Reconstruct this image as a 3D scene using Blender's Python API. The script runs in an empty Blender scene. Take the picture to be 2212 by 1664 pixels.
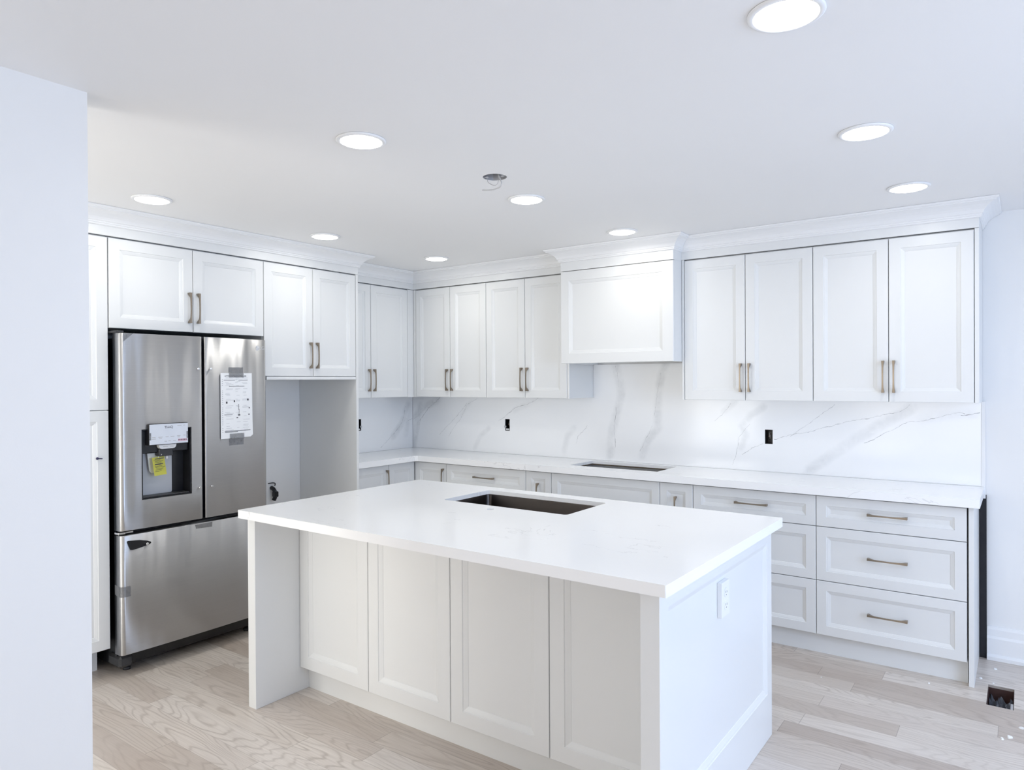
import bpy, bmesh, math, random
from mathutils import Vector, Matrix
random.seed(7)
S = bpy.context.scene
COL = S.collection

# ---------------------------------------------------------------- camera
CX, CY, CZ = 4.3144, -4.4757, 1.4887
YAW, PIT, ROL, FOC = 0.6269, -0.0051, -0.0055, 1521.8
F = Vector((-math.sin(YAW)*math.cos(PIT), math.cos(YAW)*math.cos(PIT), math.sin(PIT)))
R = Vector((math.cos(YAW), math.sin(YAW), 0))
U = R.cross(F)
R2 = math.cos(ROL)*R + math.sin(ROL)*U
U2 = -math.sin(ROL)*R + math.cos(ROL)*U
cam = bpy.data.cameras.new('camera')
cam.sensor_fit = 'HORIZONTAL'; cam.sensor_width = 36.0
cam.lens = FOC/2212*36.0
cam.clip_start = 0.02; cam.clip_end = 100
co = bpy.data.objects.new('camera', cam); COL.objects.link(co)
B = -F
co.matrix_world = Matrix(((R2.x, U2.x, B.x, CX), (R2.y, U2.y, B.y, CY), (R2.z, U2.z, B.z, CZ), (0, 0, 0, 1)))
S.camera = co

# ---------------------------------------------------------------- light
S.view_settings.view_transform = 'Standard'
S.view_settings.look = 'None'
S.view_settings.exposure = 0.26
S.view_settings.gamma = 1.0
S.view_settings.use_curve_mapping = False
S.cycles.use_denoising = True
S.cycles.use_adaptive_sampling = True
S.cycles.adaptive_threshold = 0.05
S.cycles.max_bounces = 8
S.cycles.diffuse_bounces = 6
S.cycles.glossy_bounces = 4
S.cycles.transparent_max_bounces = 8
S.cycles.sample_clamp_indirect = 8.0
S.cycles.caustics_reflective = False
S.cycles.caustics_refractive = False

POT = 8.0             # emission of the recessed light lenses
POTW = 1.32          # watts thrown down by each of them
w = bpy.data.worlds.new('world'); S.world = w; w.use_nodes = True
w.node_tree.nodes['Background'].inputs[0].default_value = (1.0, 0.98, 0.94, 1)
w.node_tree.nodes['Background'].inputs[1].default_value = 1.5

def area(name, loc, target, sx, sy, power, color):
    l = bpy.data.lights.new(name, 'AREA'); l.shape = 'RECTANGLE'; l.size = sx; l.size_y = sy
    l.energy = power; l.color = color
    o = bpy.data.objects.new(name, l); COL.objects.link(o)
    o.location = loc
    d = Vector(target)-Vector(loc)
    o.rotation_euler = d.to_track_quat('-Z', 'Z').to_euler()
    return o
# daylight from the patio door on the right; lamps added as fill behind camera and in hall
area('day_or_fill_light', (6.60, -2.60, 1.30), (0, -2.60, -2.0), 2.3, 1.9, 68, (0.43, 0.63, 1.0))
area('day_or_fill_light', (3.3, -7.80, 1.35), (3.3, 0, 1.2), 2.2, 1.8, 28, (1.0, 0.92, 0.80))  # added fill lamp outside the invented rear window
area('day_or_fill_light', (0.95, -5.80, 1.25), (0.95, 0, 1.1), 1.4, 1.8, 38, (1.0, 1.0, 0.97))  # added fill lamp that brightens the left side, outside the invented hall window

# ---------------------------------------------------------------- materials
def mat(name, base=(0.8, 0.8, 0.8), rough=0.5, metal=0.0, spec=0.5, emit=None, estr=0.0):
    m = bpy.data.materials.new(name); m.use_nodes = True
    b = m.node_tree.nodes['Principled BSDF']
    b.inputs['Base Color'].default_value = (*base, 1)
    b.inputs['Roughness'].default_value = rough
    b.inputs['Metallic'].default_value = metal
    b.inputs['Specular IOR Level'].default_value = spec
    if emit:
        b.inputs['Emission Color'].default_value = (*emit, 1)
        b.inputs['Emission Strength'].default_value = estr
    return m
class N:
    """small node helper"""
    def __init__(s, m): s.t = m.node_tree; s.b = s.t.nodes['Principled BSDF']
    def new(s, t, **kw):
        n = s.t.nodes.new(t)
        for k, v in kw.items(): setattr(n, k, v)
        return n
    def put(s, sock, v):
        if hasattr(v, 'is_output'): s.t.links.new(v, sock)
        elif isinstance(v, (tuple, list)): sock.default_value = v
        else: sock.default_value = v
    def math(s, op, a, b=0.0, c=0.0):
        n = s.new('ShaderNodeMath', operation=op)
        s.put(n.inputs[0], a); s.put(n.inputs[1], b); s.put(n.inputs[2], c)
        return n.outputs[0]
    def mix(s, f, a, b):
        n = s.new('ShaderNodeMix', data_type='RGBA')
        s.put(n.inputs['Factor'], f); s.put(n.inputs[6], a); s.put(n.inputs[7], b)
        return n.outputs[2]
    def xyz(s, v):
        n = s.new('ShaderNodeSeparateXYZ'); s.put(n.inputs[0], v); return n.outputs
    def comb(s, x, y, z):
        n = s.new('ShaderNodeCombineXYZ'); s.put(n.inputs[0], x); s.put(n.inputs[1], y); s.put(n.inputs[2], z)
        return n.outputs[0]
    def noise(s, vec, scale, detail=2.0, rough=0.5, dist=0.0):
        n = s.new('ShaderNodeTexNoise')
        s.put(n.inputs['Vector'], vec); n.inputs['Scale'].default_value = scale
        n.inputs['Detail'].default_value = detail; n.inputs['Roughness'].default_value = rough
        n.inputs['Distortion'].default_value = dist
        return n.outputs[0]
    def white(s, v, dims='1D'):
        n = s.new('ShaderNodeTexWhiteNoise', noise_dimensions=dims)
        s.put(n.inputs['W' if dims == '1D' else 'Vector'], v); return n.outputs[0]
    def ramp(s, f, stops):
        n = s.new('ShaderNodeValToRGB'); s.put(n.inputs[0], f)
        e = n.color_ramp.elements
        while len(e) < len(stops): e.new(0.5)
        for k, (p, c) in enumerate(stops):
            e[k].position = p; e[k].color = (*c, 1) if len(c) == 3 else c
        return n.outputs[0]
    def pos(s): return s.new('ShaderNodeNewGeometry').outputs['Position']
    def bump(s, h, strength=0.1, dist=0.01):
        n = s.new('ShaderNodeBump'); s.put(n.inputs['Height'], h)
        n.inputs['Strength'].default_value = strength; n.inputs['Distance'].default_value = dist
        s.t.links.new(n.outputs[0], s.b.inputs['Normal'])

def painted(name, base, rough, var=0.02, scale=3.0, bump=0.0):
    m = mat(name, base, rough); n = N(m)
    f = n.noise(n.pos(), scale, 3.0)
    lo = tuple(max(0, c-var) for c in base); hi = tuple(min(1, c+var) for c in base)
    n.put(n.b.inputs['Base Color'], n.mix(f, (*lo, 1), (*hi, 1)))
    if bump:
        n.bump(n.noise(n.pos(), 180.0, 2.0), bump, 0.002)
    return m
M = {}
M['wall'] = painted('wall_paint', (0.86, 0.86, 0.855), 0.6, 0.01, 2.0, 0.05)
M['ceiling'] = painted('ceiling_paint', (0.90, 0.90, 0.90), 0.7, 0.01, 1.2, 0.04)
M['cabinet'] = painted('cabinet_lacquer', (0.79, 0.80, 0.80), 0.32, 0.006, 4.0)
M['inside'] = painted('cabinet_melamine', (0.78, 0.79, 0.80), 0.4, 0.01, 6.0)
M['trim'] = painted('trim_paint', (0.87, 0.875, 0.88), 0.4, 0.006, 5.0)
M['plywood'] = painted('plywood_edge', (0.10, 0.075, 0.05), 0.6, 0.03, 40.0)
M['black'] = painted('black_plastic', (0.008, 0.008, 0.01), 0.35, 0.003, 20.0)
M['charcoal'] = painted('charcoal_steel', (0.03, 0.031, 0.034), 0.45, 0.005, 20.0)
M['chrome'] = mat('chrome', (0.85, 0.85, 0.87), 0.12, 1.0)
M['galv'] = painted('galvanised_steel', (0.55, 0.55, 0.57), 0.4, 0.10, 60.0)
M['galv'].node_tree.nodes['Principled BSDF'].inputs['Metallic'].default_value = 0.45
M['paper'] = painted('paper', (0.86, 0.87, 0.88), 0.7, 0.01, 30.0)
M['ink'] = painted('grey_ink', (0.45, 0.46, 0.48), 0.7, 0.05, 90.0)
M['inkdark'] = painted('black_ink', (0.06, 0.06, 0.07), 0.7, 0.02, 90.0)
M['yellow'] = painted('yellow_card', (0.80, 0.78, 0.16), 0.6, 0.03, 40.0)
M['tape'] = painted('clear_grey_tape', (0.22, 0.225, 0.24), 0.25, 0.02, 30.0)
M['film'] = painted('printed_film', (0.66, 0.70, 0.77), 0.25, 0.06, 9.0)
M['pink'] = painted('pink_print', (0.75, 0.52, 0.62), 0.4, 0.05, 90.0)
M['lightplastic'] = painted('light_grey_plastic', (0.70, 0.71, 0.73), 0.3, 0.02, 30.0)
M['greyplastic'] = painted('grey_plastic', (0.50, 0.52, 0.56), 0.35, 0.02, 12.0)
M['white_plastic'] = painted('white_plastic', (0.85, 0.86, 0.87), 0.3, 0.01, 30.0)
M['wire'] = painted('wire_sheath', (0.55, 0.55, 0.56), 0.4, 0.08, 60.0)
M['copper'] = mat('copper_wire', (0.8, 0.45, 0.3), 0.3, 1.0)
M['plaster'] = painted('plaster', (0.85, 0.85, 0.84), 0.8, 0.02, 80.0)
M['crumple'] = painted('crumpled_plastic', (0.11, 0.12, 0.14), 0.22, 0.03, 30.0)
M['duct'] = painted('rusty_duct', (0.06, 0.028, 0.024), 0.55, 0.02, 25.0)
M['gap_board'] = painted('dark_gap_board', (0.012, 0.012, 0.016), 0.7, 0.004, 30.0)  # near-black board for the unfinished wall gap beside the base end panel
M['lens'] = mat('light_lens', (0.9, 0.9, 0.9), 0.4, 0.0, 0.3, (1.0, 0.985, 0.965), POT)
M['bluepen'] = painted('blue_black_mark', (0.01, 0.01, 0.06), 0.4, 0.005, 60.0)

M['tape'].node_tree.nodes['Principled BSDF'].inputs['Alpha'].default_value = 0.62
# brushed bronze pulls
m = mat('brushed_bronze', (0.40, 0.32, 0.24), 0.34, 1.0); n = N(m)
f = n.noise(n.pos(), 220.0, 2.0)
n.put(n.b.inputs['Base Color'], n.mix(f, (0.275, 0.23, 0.18, 1), (0.39, 0.33, 0.265, 1)))
M['bronze'] = m

# brushed stainless steel
def steel(name, c0, c1, rough, aniso, bspread):
    m = mat(name, c0, rough, 1.0); n = N(m)
    p = n.xyz(n.pos())
    v = n.comb(n.math('MULTIPLY', p[0], 4.0), n.math('MULTIPLY', p[1], 4.0), n.math('MULTIPLY', p[2], 1500.0))
    f = n.noise(v, 1.0, 2.0)
    n.put(n.b.inputs['Base Color'], n.mix(f, (*c0, 1), (*c1, 1)))
    n.b.inputs['Anisotropic'].default_value = aniso
    n.b.inputs['Anisotropic Rotation'].default_value = 0.25
    t = n.new('ShaderNodeTangent'); t.direction_type = 'RADIAL'; t.axis = 'Z'
    m.node_tree.links.new(t.outputs[0], n.b.inputs['Tangent'])
    # fine horizontal brushing spreads reflections up and down; the sheet itself is very slightly wavy
    brush = n.noise(n.comb(n.math('MULTIPLY', p[0], 6.0), n.math('MULTIPLY', p[1], 6.0), n.math('MULTIPLY', p[2], 5200.0)), 1.0, 1.0)
    wave = n.noise(n.comb(n.math('MULTIPLY', p[0], 3.0), n.math('MULTIPLY', p[1], 11.0), n.math('MULTIPLY', p[2], 0.7)), 1.0, 2.0)
    off = n.comb(0.0, n.math('MULTIPLY', n.math('SUBTRACT', wave, 0.5), 0.34), n.math('MULTIPLY', n.math('SUBTRACT', brush, 0.5), bspread))
    g = n.new('ShaderNodeNewGeometry')
    v1 = n.new('ShaderNodeVectorMath', operation='ADD'); n.put(v1.inputs[0], g.outputs['Normal']); n.put(v1.inputs[1], off)
    v2 = n.new('ShaderNodeVectorMath', operation='NORMALIZE'); n.put(v2.inputs[0], v1.outputs[0])
    m.node_tree.links.new(v2.outputs[0], n.b.inputs['Normal'])
    return m
M['steel'] = steel('brushed_stainless', (0.47, 0.47, 0.475), (0.56, 0.56, 0.565), 0.36, 0.98, 0.35)
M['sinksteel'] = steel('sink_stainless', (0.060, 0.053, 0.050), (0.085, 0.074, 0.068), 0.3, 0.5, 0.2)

# quartz: bright white stone, faint grey clouding and rare thin hairlines
def quartz(name, attr):
    m = mat(name, (0.88, 0.89, 0.90), 0.13); n = N(m)
    p = n.pos()
    cloud = n.noise(p, 2.3, 4.0, 0.55, 0.6)
    c = n.mix(n.math('MULTIPLY', n.math('SUBTRACT', cloud, 0.45), 0.8), (0.945, 0.95, 0.955, 1), (0.90, 0.91, 0.92, 1))
    if attr:
        a = n.new('ShaderNodeAttribute'); a.attribute_name = 'vein'
        br = n.noise(p, 14.0, 4.0, 0.6, 0.5)
        k = n.math('MULTIPLY', a.outputs['Fac'], n.math('SUBTRACT', n.math('MULTIPLY', br, 1.5), 0.28))
        c = n.mix(k, c, (0.60, 0.615, 0.63, 1))
    else:
        h = n.noise(n.comb(*[n.math('MULTIPLY', x, k) for x, k in zip(n.xyz(p), (0.8, 2.2, 1.4))]), 1.5, 5.0, 0.6, 1.2)
        line = n.math('LESS_THAN', n.math('ABSOLUTE', n.math('SUBTRACT', h, 0.56)), 0.0035)
        gate = n.math('GREATER_THAN', n.noise(p, 5.0, 2.0), 0.54)
        c = n.mix(n.math('MULTIPLY', n.math('MULTIPLY', line, gate), 0.32), c, (0.55, 0.55, 0.56, 1))
    n.put(n.b.inputs['Base Color'], c)
    return m
M['quartz'] = quartz('white_quartz', False)
M['quartz_vein'] = quartz('veined_quartz', True)
m = mat('vein_line', (0.30, 0.30, 0.31), 0.2); n = N(m)
f = n.noise(n.pos(), 45.0, 3.0)
n.put(n.b.inputs['Base Color'], n.ramp(f, [(0.36, (0.27, 0.27, 0.28)), (0.60, (0.70, 0.71, 0.72))]))
M['vein'] = m

# oak plank floor
m = mat('oak_planks', (0.5, 0.44, 0.38), 0.33); n = N(m)
p = n.xyz(n.pos())
PW, PL = 0.118, 1.25
yy = n.math('DIVIDE', n.math('ADD', p[1], 8.0+0.819-8.0 % PW+PW*0), PW)
row = n.math('FLOOR', yy)
xx = n.math('ADD', n.math('DIVIDE', p[0], PL), n.math('MULTIPLY', n.white(n.math('ADD', row, 0.37)), 7.0))
idx = n.math('FLOOR', xx)
rnd = n.white(n.comb(row, idx, 0.5), '3D')
rnd2 = n.white(n.comb(idx, row, 3.5), '3D')
fy = n.math('FRACT', yy); fx = n.math('FRACT', xx)
ey = n.math('MULTIPLY', n.math('MINIMUM', fy, n.math('SUBTRACT', 1.0, fy)), PW)
ex = n.math('MULTIPLY', n.math('MINIMUM', fx, n.math('SUBTRACT', 1.0, fx)), PL)
seam = n.math('MAXIMUM', n.math('LESS_THAN', ey, 0.0006), n.math('LESS_THAN', ex, 0.0011))
gv = n.comb(n.math('ADD', n.math('MULTIPLY', p[0], 1.05), n.math('MULTIPLY', rnd, 40.0)),
            n.math('ADD', n.math('MULTIPLY', p[1], 6.0), n.math('MULTIPLY', rnd2, 30.0)), rnd)
big = n.noise(gv, 1.0, 3.0, 0.30, 0.25)
jit = n.noise(n.comb(n.math('MULTIPLY', p[0], 9.0), n.math('MULTIPLY', p[1], 60.0), rnd), 1.0, 2.0)
ring = n.math('SINE', n.math('ADD', n.math('MULTIPLY', big, 150.0), n.math('MULTIPLY', jit, 2.2)))
ring = n.math('POWER', n.math('MULTIPLY_ADD', ring, 0.5, 0.5), 5.0)
fine = n.noise(n.comb(n.math('MULTIPLY', p[0], 5.0), n.math('MULTIPLY', p[1], 160.0), rnd), 1.0, 3.0, 0.6, 0.2)
amt = n.math('MULTIPLY', ring, n.noise(gv, 2.2, 2.0))
base = n.ramp(rnd, [(0.0, (0.50, 0.425, 0.37)), (0.35, (0.67, 0.60, 0.535)), (0.7, (0.76, 0.70, 0.645)), (1.0, (0.62, 0.545, 0.485))])
c = n.mix(n.math('MULTIPLY', amt, n.math('MULTIPLY_ADD', rnd2, 0.55, 0.25)), base, (0.235, 0.18, 0.14, 1))
c = n.mix(n.math('MULTIPLY', n.math('SUBTRACT', fine, 0.35), 0.75), c, (0.31, 0.25, 0.205, 1))
dustf = n.noise(n.pos(), 1.7, 5.0, 0.65)
c = n.mix(n.math('MULTIPLY', n.math('SUBTRACT', dustf, 0.42), 0.9), c, (0.66, 0.62, 0.58, 1))
c = n.mix(n.math('MULTIPLY', seam, 0.5), c, (0.13, 0.10, 0.08, 1))
n.put(n.b.inputs['Base Color'], c)
n.bump(n.math('ADD', n.math('MULTIPLY', fine, 0.5), n.math('MULTIPLY', seam, -1.0)), 0.12, 0.002)
M['floor'] = m

# clear window pane
m = bpy.data.materials.new('window_glass'); m.use_nodes = True
t = m.node_tree; t.nodes.clear()
o_ = t.nodes.new('ShaderNodeOutputMaterial'); a_ = t.nodes.new('ShaderNodeBsdfTransparent'); g_ = t.nodes.new('ShaderNodeBsdfGlossy')
g_.inputs['Roughness'].default_value = 0.02
x_ = t.nodes.new('ShaderNodeMixShader'); x_.inputs[0].default_value = 0.06
t.links.new(a_.outputs[0], x_.inputs[1]); t.links.new(g_.outputs[0], x_.inputs[2]); t.links.new(x_.outputs[0], o_.inputs[0])
M['glass'] = m

# ---------------------------------------------------------------- mesh helpers
def box(bm, x0, x1, y0, y1, z0, z1, bev=0.0, mi=0, seg=1):
    t = bmesh.new()
    r = bmesh.ops.create_cube(t, size=1.0)
    for v in r['verts']:
        v.co = Vector(((x0+x1)/2+v.co.x*(x1-x0), (y0+y1)/2+v.co.y*(y1-y0), (z0+z1)/2+v.co.z*(z1-z0)))
    if bev: bmesh.ops.bevel(t, geom=list(t.edges), offset=bev, segments=seg, affect='EDGES', profile=0.7)
    merge(bm, t, mi)
def merge(bm, t, mi=0):
    t.verts.index_update()
    vs = [bm.verts.new(v.co) for v in t.verts]
    for f in t.faces:
        try:
            nf = bm.faces.new([vs[v.index] for v in f.verts]); nf.material_index = mi; nf.smooth = f.smooth
        except ValueError: pass
    t.free()
def quad(bm, pts, mi=0):
    f = bm.faces.new([bm.verts.new(Vector(p)) for p in pts]); f.material_index = mi; return f
def door(bm, O, Ud, Wd, wid, hei, t=0.02, fr=0.054, mold=0.018, rec=0.009):
    """five-piece door: flat frame, stepped sloping moulding and a recessed flat panel. O = lower left of the front face"""
    O = Vector(O); Ud = Vector(Ud); Wd = Vector(Wd); V = Vector((0, 0, 1))
    if not isinstance(fr, (tuple, list)): fr = (fr, fr, fr, fr)      # left right bottom top
    rings = [((0, 0, 0, 0), -t), ((0, 0, 0, 0), -0.002), ((.002,)*4, 0.0), (fr, 0.0),
             (tuple(a+.002 for a in fr), -.0035), (tuple(a+.006 for a in fr), -.0042),
             (tuple(a+mold for a in fr), -rec), (tuple(a+mold+.0015 for a in fr), -rec-.0018)]
    prev = None
    for (l, r, b, tt), d in rings:
        c = [(l, b), (wid-r, b), (wid-r, hei-tt), (l, hei-tt)]
        vs = [bm.verts.new(O+Ud*a+V*bb+Wd*d) for a, bb in c]
        if prev:
            for k in range(4): bm.faces.new([prev[k], prev[(k+1) % 4], vs[(k+1) % 4], vs[k]])
        else: bm.faces.new(vs[::-1])
        prev = vs
    bm.faces.new(prev)
def pull(bm, C, L, W, length=0.168, off=0.030):
    """arched bar pull: square feet flaring into a slim bow. C on the door face"""
    C = Vector(C); L = Vector(L).normalized(); W = Vector(W).normalized(); T = L.cross(W)
    st = []
    for k in range(21):
        s = -1+k/10.0; a = abs(s)
        wo = off*(0.84+0.16*(1-a*a))
        g = max(0.0, (a-0.62)/0.26)
        wi = wo-0.0056-0.0 if a <= 0.62 else wo-0.0056-(wo-0.0056)*min(1, g)**2.2
        hw = 0.0036+0.0026*a**3
        st.append((s*length/2, wi, wo, hw))
    rings = []
    for s, wi, wo, hw in st:
        rings.append([bm.verts.new(C+L*s+W*d+T*h) for d, h in ((wi, -hw), (wo, -hw), (wo, hw), (wi, hw))])
    for a, b in zip(rings, rings[1:]):
        for k in range(4): bm.faces.new([a[k], a[(k+1) % 4], b[(k+1) % 4], b[k]])
    bm.faces.new(rings[0][::-1]); bm.faces.new(rings[-1])
def tube(bm, pts, r, seg=8, mi=0, sub=6):
    P = [Vector(p) for p in pts]; Q = []
    for i in range(len(P)-1):
        p0, p1, p2, p3 = P[max(i-1, 0)], P[i], P[i+1], P[min(i+2, len(P)-1)]
        for k in range(sub):
            t = k/sub
            Q.append(0.5*((2*p1)+(p2-p0)*t+(2*p0-5*p1+4*p2-p3)*t*t+(3*p1-p0-3*p2+p3)*t**3))
    Q.append(P[-1]); rings = []
    up = Vector((0.13, 0.31, 0.94))
    for i, q in enumerate(Q):
        d = (Q[min(i+1, len(Q)-1)]-Q[max(i-1, 0)]).normalized()
        a = d.cross(up)
        if a.length < 1e-4: a = d.cross(Vector((1, 0, 0)))
        a.normalize(); b = d.cross(a)
        rings.append([bm.verts.new(q+a*r*math.cos(2*math.pi*k/seg)+b*r*math.sin(2*math.pi*k/seg)) for k in range(seg)])
    for a, b in zip(rings, rings[1:]):
        for k in range(seg):
            f = bm.faces.new([a[k], a[(k+1) % seg], b[(k+1) % seg], b[k]]); f.smooth = True; f.material_index = mi
    bm.faces.new(rings[0][::-1]).material_index = mi; bm.faces.new(rings[-1]).material_index = mi
def lathe(bm, c, prof, seg=40, axis='z', smooth=True, cap=True, mi=0):
    """prof: list of (radius, height) along the axis"""
    c = Vector(c); rings = []
    ax = {'z': (Vector((1, 0, 0)), Vector((0, 1, 0)), Vector((0, 0, 1))), 'x': (Vector((0, 1, 0)), Vector((0, 0, 1)), Vector((1, 0, 0))),
          'y': (Vector((0, 0, 1)), Vector((1, 0, 0)), Vector((0, 1, 0)))}[axis]
    for r, h in prof:
        rings.append([bm.verts.new(c+ax[0]*r*math.cos(2*math.pi*k/seg)+ax[1]*r*math.sin(2*math.pi*k/seg)+ax[2]*h) for k in range(seg)])
    for a, b in zip(rings, rings[1:]):
        for k in range(seg):
            f = bm.faces.new([a[k], a[(k+1) % seg], b[(k+1) % seg], b[k]]); f.smooth = smooth; f.material_index = mi
    if cap:
        bm.faces.new(rings[0][::-1]).material_index = mi; bm.faces.new(rings[-1]).material_index = mi
def slab(bm, outer, holes, a0, a1, axis='z', mi=0, bev=0.0):
    """flat plate with holes. outer/holes are 2D loops; extruded from a0 to a1 along the axis"""
    def P(u, v, a):
        return Vector((u, v, a)) if axis == 'z' else Vector((u, a, v)) if axis == 'y' else Vector((a, u, v))
    t = bmesh.new()
    es = []
    for loop in [outer]+holes:
        vs = [t.verts.new((u, v, 0)) for u, v in loop]
        for k in range(len(vs)): es.append(t.edges.new((vs[k], vs[(k+1) % len(vs)])))
    bmesh.ops.triangle_fill(t, edges=es, use_beauty=True, use_dissolve=False)
    t.verts.index_update()
    for a in (a0, a1):
        vm = {v.index: bm.verts.new(P(v.co.x, v.co.y, a)) for v in t.verts}
        for f in t.faces:
            nf = bm.faces.new([vm[v.index] for v in f.verts]); nf.material_index = mi
    t.free()
    for loop in [outer]+holes:
        lo = [bm.verts.new(P(u, v, a0)) for u, v in loop]; hi = [bm.verts.new(P(u, v, a1)) for u, v in loop]
        for k in range(len(loop)):
            bm.faces.new([lo[k], lo[(k+1) % len(lo)], hi[(k+1) % len(lo)], hi[k]]).material_index = mi
def rect(x0, x1, y0, y1, r=0.0, seg=4):
    if r <= 0: return [(x0, y0), (x1, y0), (x1, y1), (x0, y1)]
    out = []
    for cx, cy, a0 in ((x1-r, y0+r, -90), (x1-r, y1-r, 0), (x0+r, y1-r, 90), (x0+r, y0+r, 180)):
        for k in range(seg+1):
            a = math.radians(a0+90*k/seg); out.append((cx+r*math.cos(a), cy+r*math.sin(a)))
    return out
def circ(x, y, r, seg=24): return [(x+r*math.cos(2*math.pi*k/seg), y+r*math.sin(2*math.pi*k/seg)) for k in range(seg)]
def sweep(bm, path, prof, side=1, skip=(0, 0)):
    """prof: (projection, z); path: 2D points; mitred at the corners"""
    P = [Vector(p) for p in path]; dirs = [(b-a).normalized() for a, b in zip(P, P[1:])]
    nor = [Vector((d.y, -d.x))*side for d in dirs]; rows = []
    for i, p in enumerate(P):
        if i == 0: m = nor[0]
        elif i == len(P)-1: m = nor[-1]
        else: m = (nor[i-1]+nor[i])/(1+nor[i-1].dot(nor[i]))
        rows.append([bm.verts.new((p.x+m.x*q, p.y+m.y*q, z)) for q, z in prof])
    for q in rows[:skip[0]]+rows[len(rows)-skip[1]:]:
        for v in q: bm.verts.remove(v)
    rows = rows[skip[0]:len(rows)-skip[1]]
    for a, b in zip(rows, rows[1:]):
        for k in range(len(prof)):
            bm.faces.new([a[k], a[(k+1) % len(prof)], b[(k+1) % len(prof)], b[k]])
    bm.faces.new(rows[0]); bm.faces.new(rows[-1][::-1])

# ---------------------------------------------------------------- object helpers
def thing(name, label, cat, loc=(0, 0, 0), group=None):
    o = bpy.data.objects.new(name, None); COL.objects.link(o); o.location = loc
    o.empty_display_size = 0.1
    o['label'] = label; o['category'] = cat
    if group: o['group'] = group
    return o
def wloc(o):
    v = Vector((0, 0, 0))
    while o: v += Vector(o.location); o = o.parent
    return v
def part(name, bm, mats, parent=None, label=None, recalc=True):
    me = bpy.data.meshes.new(name)
    for e in bm.edges:
        if len(e.link_faces) == 2 and e.calc_face_angle(0.0) > 0.7: e.smooth = False
    if recalc: bmesh.ops.recalc_face_normals(bm, faces=list(bm.faces))
    if parent is not None:
        bmesh.ops.translate(bm, verts=list(bm.verts), vec=-wloc(parent))
    bm.to_mesh(me); bm.free()
    for k in (mats if isinstance(mats, (list, tuple)) else [mats]): me.materials.append(M[k])
    o = bpy.data.objects.new(name, me); COL.objects.link(o)
    if parent is not None: o.parent = parent
    if label: o['label'] = label
    return o
def single(name, bm, mats, label, cat, loc, group=None):
    """a thing that is one mesh; its origin at loc"""
    bmesh.ops.translate(bm, verts=list(bm.verts), vec=-Vector(loc))
    o = part(name, bm, mats); o.location = loc
    o['label'] = label; o['category'] = cat
    if group: o['group'] = group
    return o
def struct(name, bm, mats):
    o = part(name, bm, mats); o['kind'] = 'structure'; return o
def BM(fn=None, *a, **k):
    b = bmesh.new()
    if fn: fn(b, *a, **k)
    return b
def text_bm(s, size, O, Ud, Vd, depth=0.0004):
    c = bpy.data.curves.new('t', 'FONT'); c.body = s; c.size = size; c.align_x = 'CENTER'; c.align_y = 'CENTER'
    c.extrude = depth/2
    o = bpy.data.objects.new('t', c); COL.objects.link(o)
    dg = bpy.context.evaluated_depsgraph_get(); dg.update()
    me = bpy.data.meshes.new_from_object(o.evaluated_get(dg))
    b = bmesh.new(); b.from_mesh(me)
    bpy.data.objects.remove(o); bpy.data.curves.remove(c); bpy.data.meshes.remove(me)
    Ud = Vector(Ud); Vd = Vector(Vd); W = Ud.cross(Vd)
    for v in b.verts: v.co = Vector(O)+Ud*v.co.x+Vd*v.co.y+W*v.co.z
    return b

# ================================================================= SETTING
ZC = 2.37                      # ceiling
YB, XL = 0.05, -0.05           # wall surfaces behind the cabinets
HOLE = rect(4.178, 4.282, -0.607, -0.347)
b = BM(); slab(b, rect(-0.3, 6.7, -7.9, 0.3), [HOLE], -0.06, 0.0); struct('floor', b, 'floor')
BOX = (2.473, -2.052)
b = BM(); slab(b, rect(-0.3, 6.7, -7.9, 0.3), [circ(*BOX, 0.052)], ZC, ZC+0.08); struct('ceiling', b, 'ceiling')
# back wall (openings for the three bare outlet boxes)
OUT_B = [(0.980, 1.026, 1.098, 1.190), (3.006, 3.054, 1.089, 1.178)]
OUT_L = (-0.612, -0.566, 1.096, 1.190)
b = BM(); slab(b, rect(-0.2, 6.3, 0, ZC), [rect(x0, x1, z0, z1) for x0, x1, z0, z1 in OUT_B], YB, YB+0.14, 'y'); struct('wall_back', b, 'wall')
b = BM(); slab(b, rect(-5.6, YB, 0, ZC), [rect(*OUT_L)], XL-0.14, XL, 'x'); struct('wall_left', b, 'wall')
b = BM(); box(b, 1.90, 2.024, -7.6, -3.497, 0, ZC); struct('wall_near', b, 'wall')
WD = rect(-3.75, -1.45, 0.04, 2.06)
b = BM(); slab(b, rect(-7.6, YB+0.14, 0, ZC), [WD], 6.30, 6.44, 'x'); struct('wall_right', b, 'wall')
WR = rect(2.2, 4.4, 0.45, 2.20)
WH = rect(0.25, 1.65, 0.35, 2.15)
b = BM(); slab(b, rect(1.90, 6.44, 0, ZC), [WR], -7.74, -7.60, 'y'); struct('wall_rear', b, 'wall')
b = BM(); slab(b, rect(-0.19, 1.90, 0, ZC), [WH], -5.74, -5.60, 'y'); struct('wall_hall', b, 'wall')
def window(name, y0, y1, z0, z1, x, axis, nmul):
    b = BM()
    slab(b, rect(y0, y1, z0, z1), [rect(a, c, z0+0.05, z1-0.05) for a, c in
        [(y0+0.05+(y1-y0-0.05)/nmul*k, y0+(y1-y0-0.05)/nmul*(k+1)) for k in range(nmul)]], x, x+0.06, axis)
    o = struct(name, b, 'trim')
    b = BM()
    if axis == 'x': box(b, x+0.027, x+0.033, y0+0.03, y1-0.03, z0+0.03, z1-0.03)
    else: box(b, y0+0.03, y1-0.03, x+0.027, x+0.033, z0+0.03, z1-0.03)
    part('pane', b, 'glass', o)
window('window_1', -3.75, -1.45, 0.04, 2.06, 6.34, 'x', 2)
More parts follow.
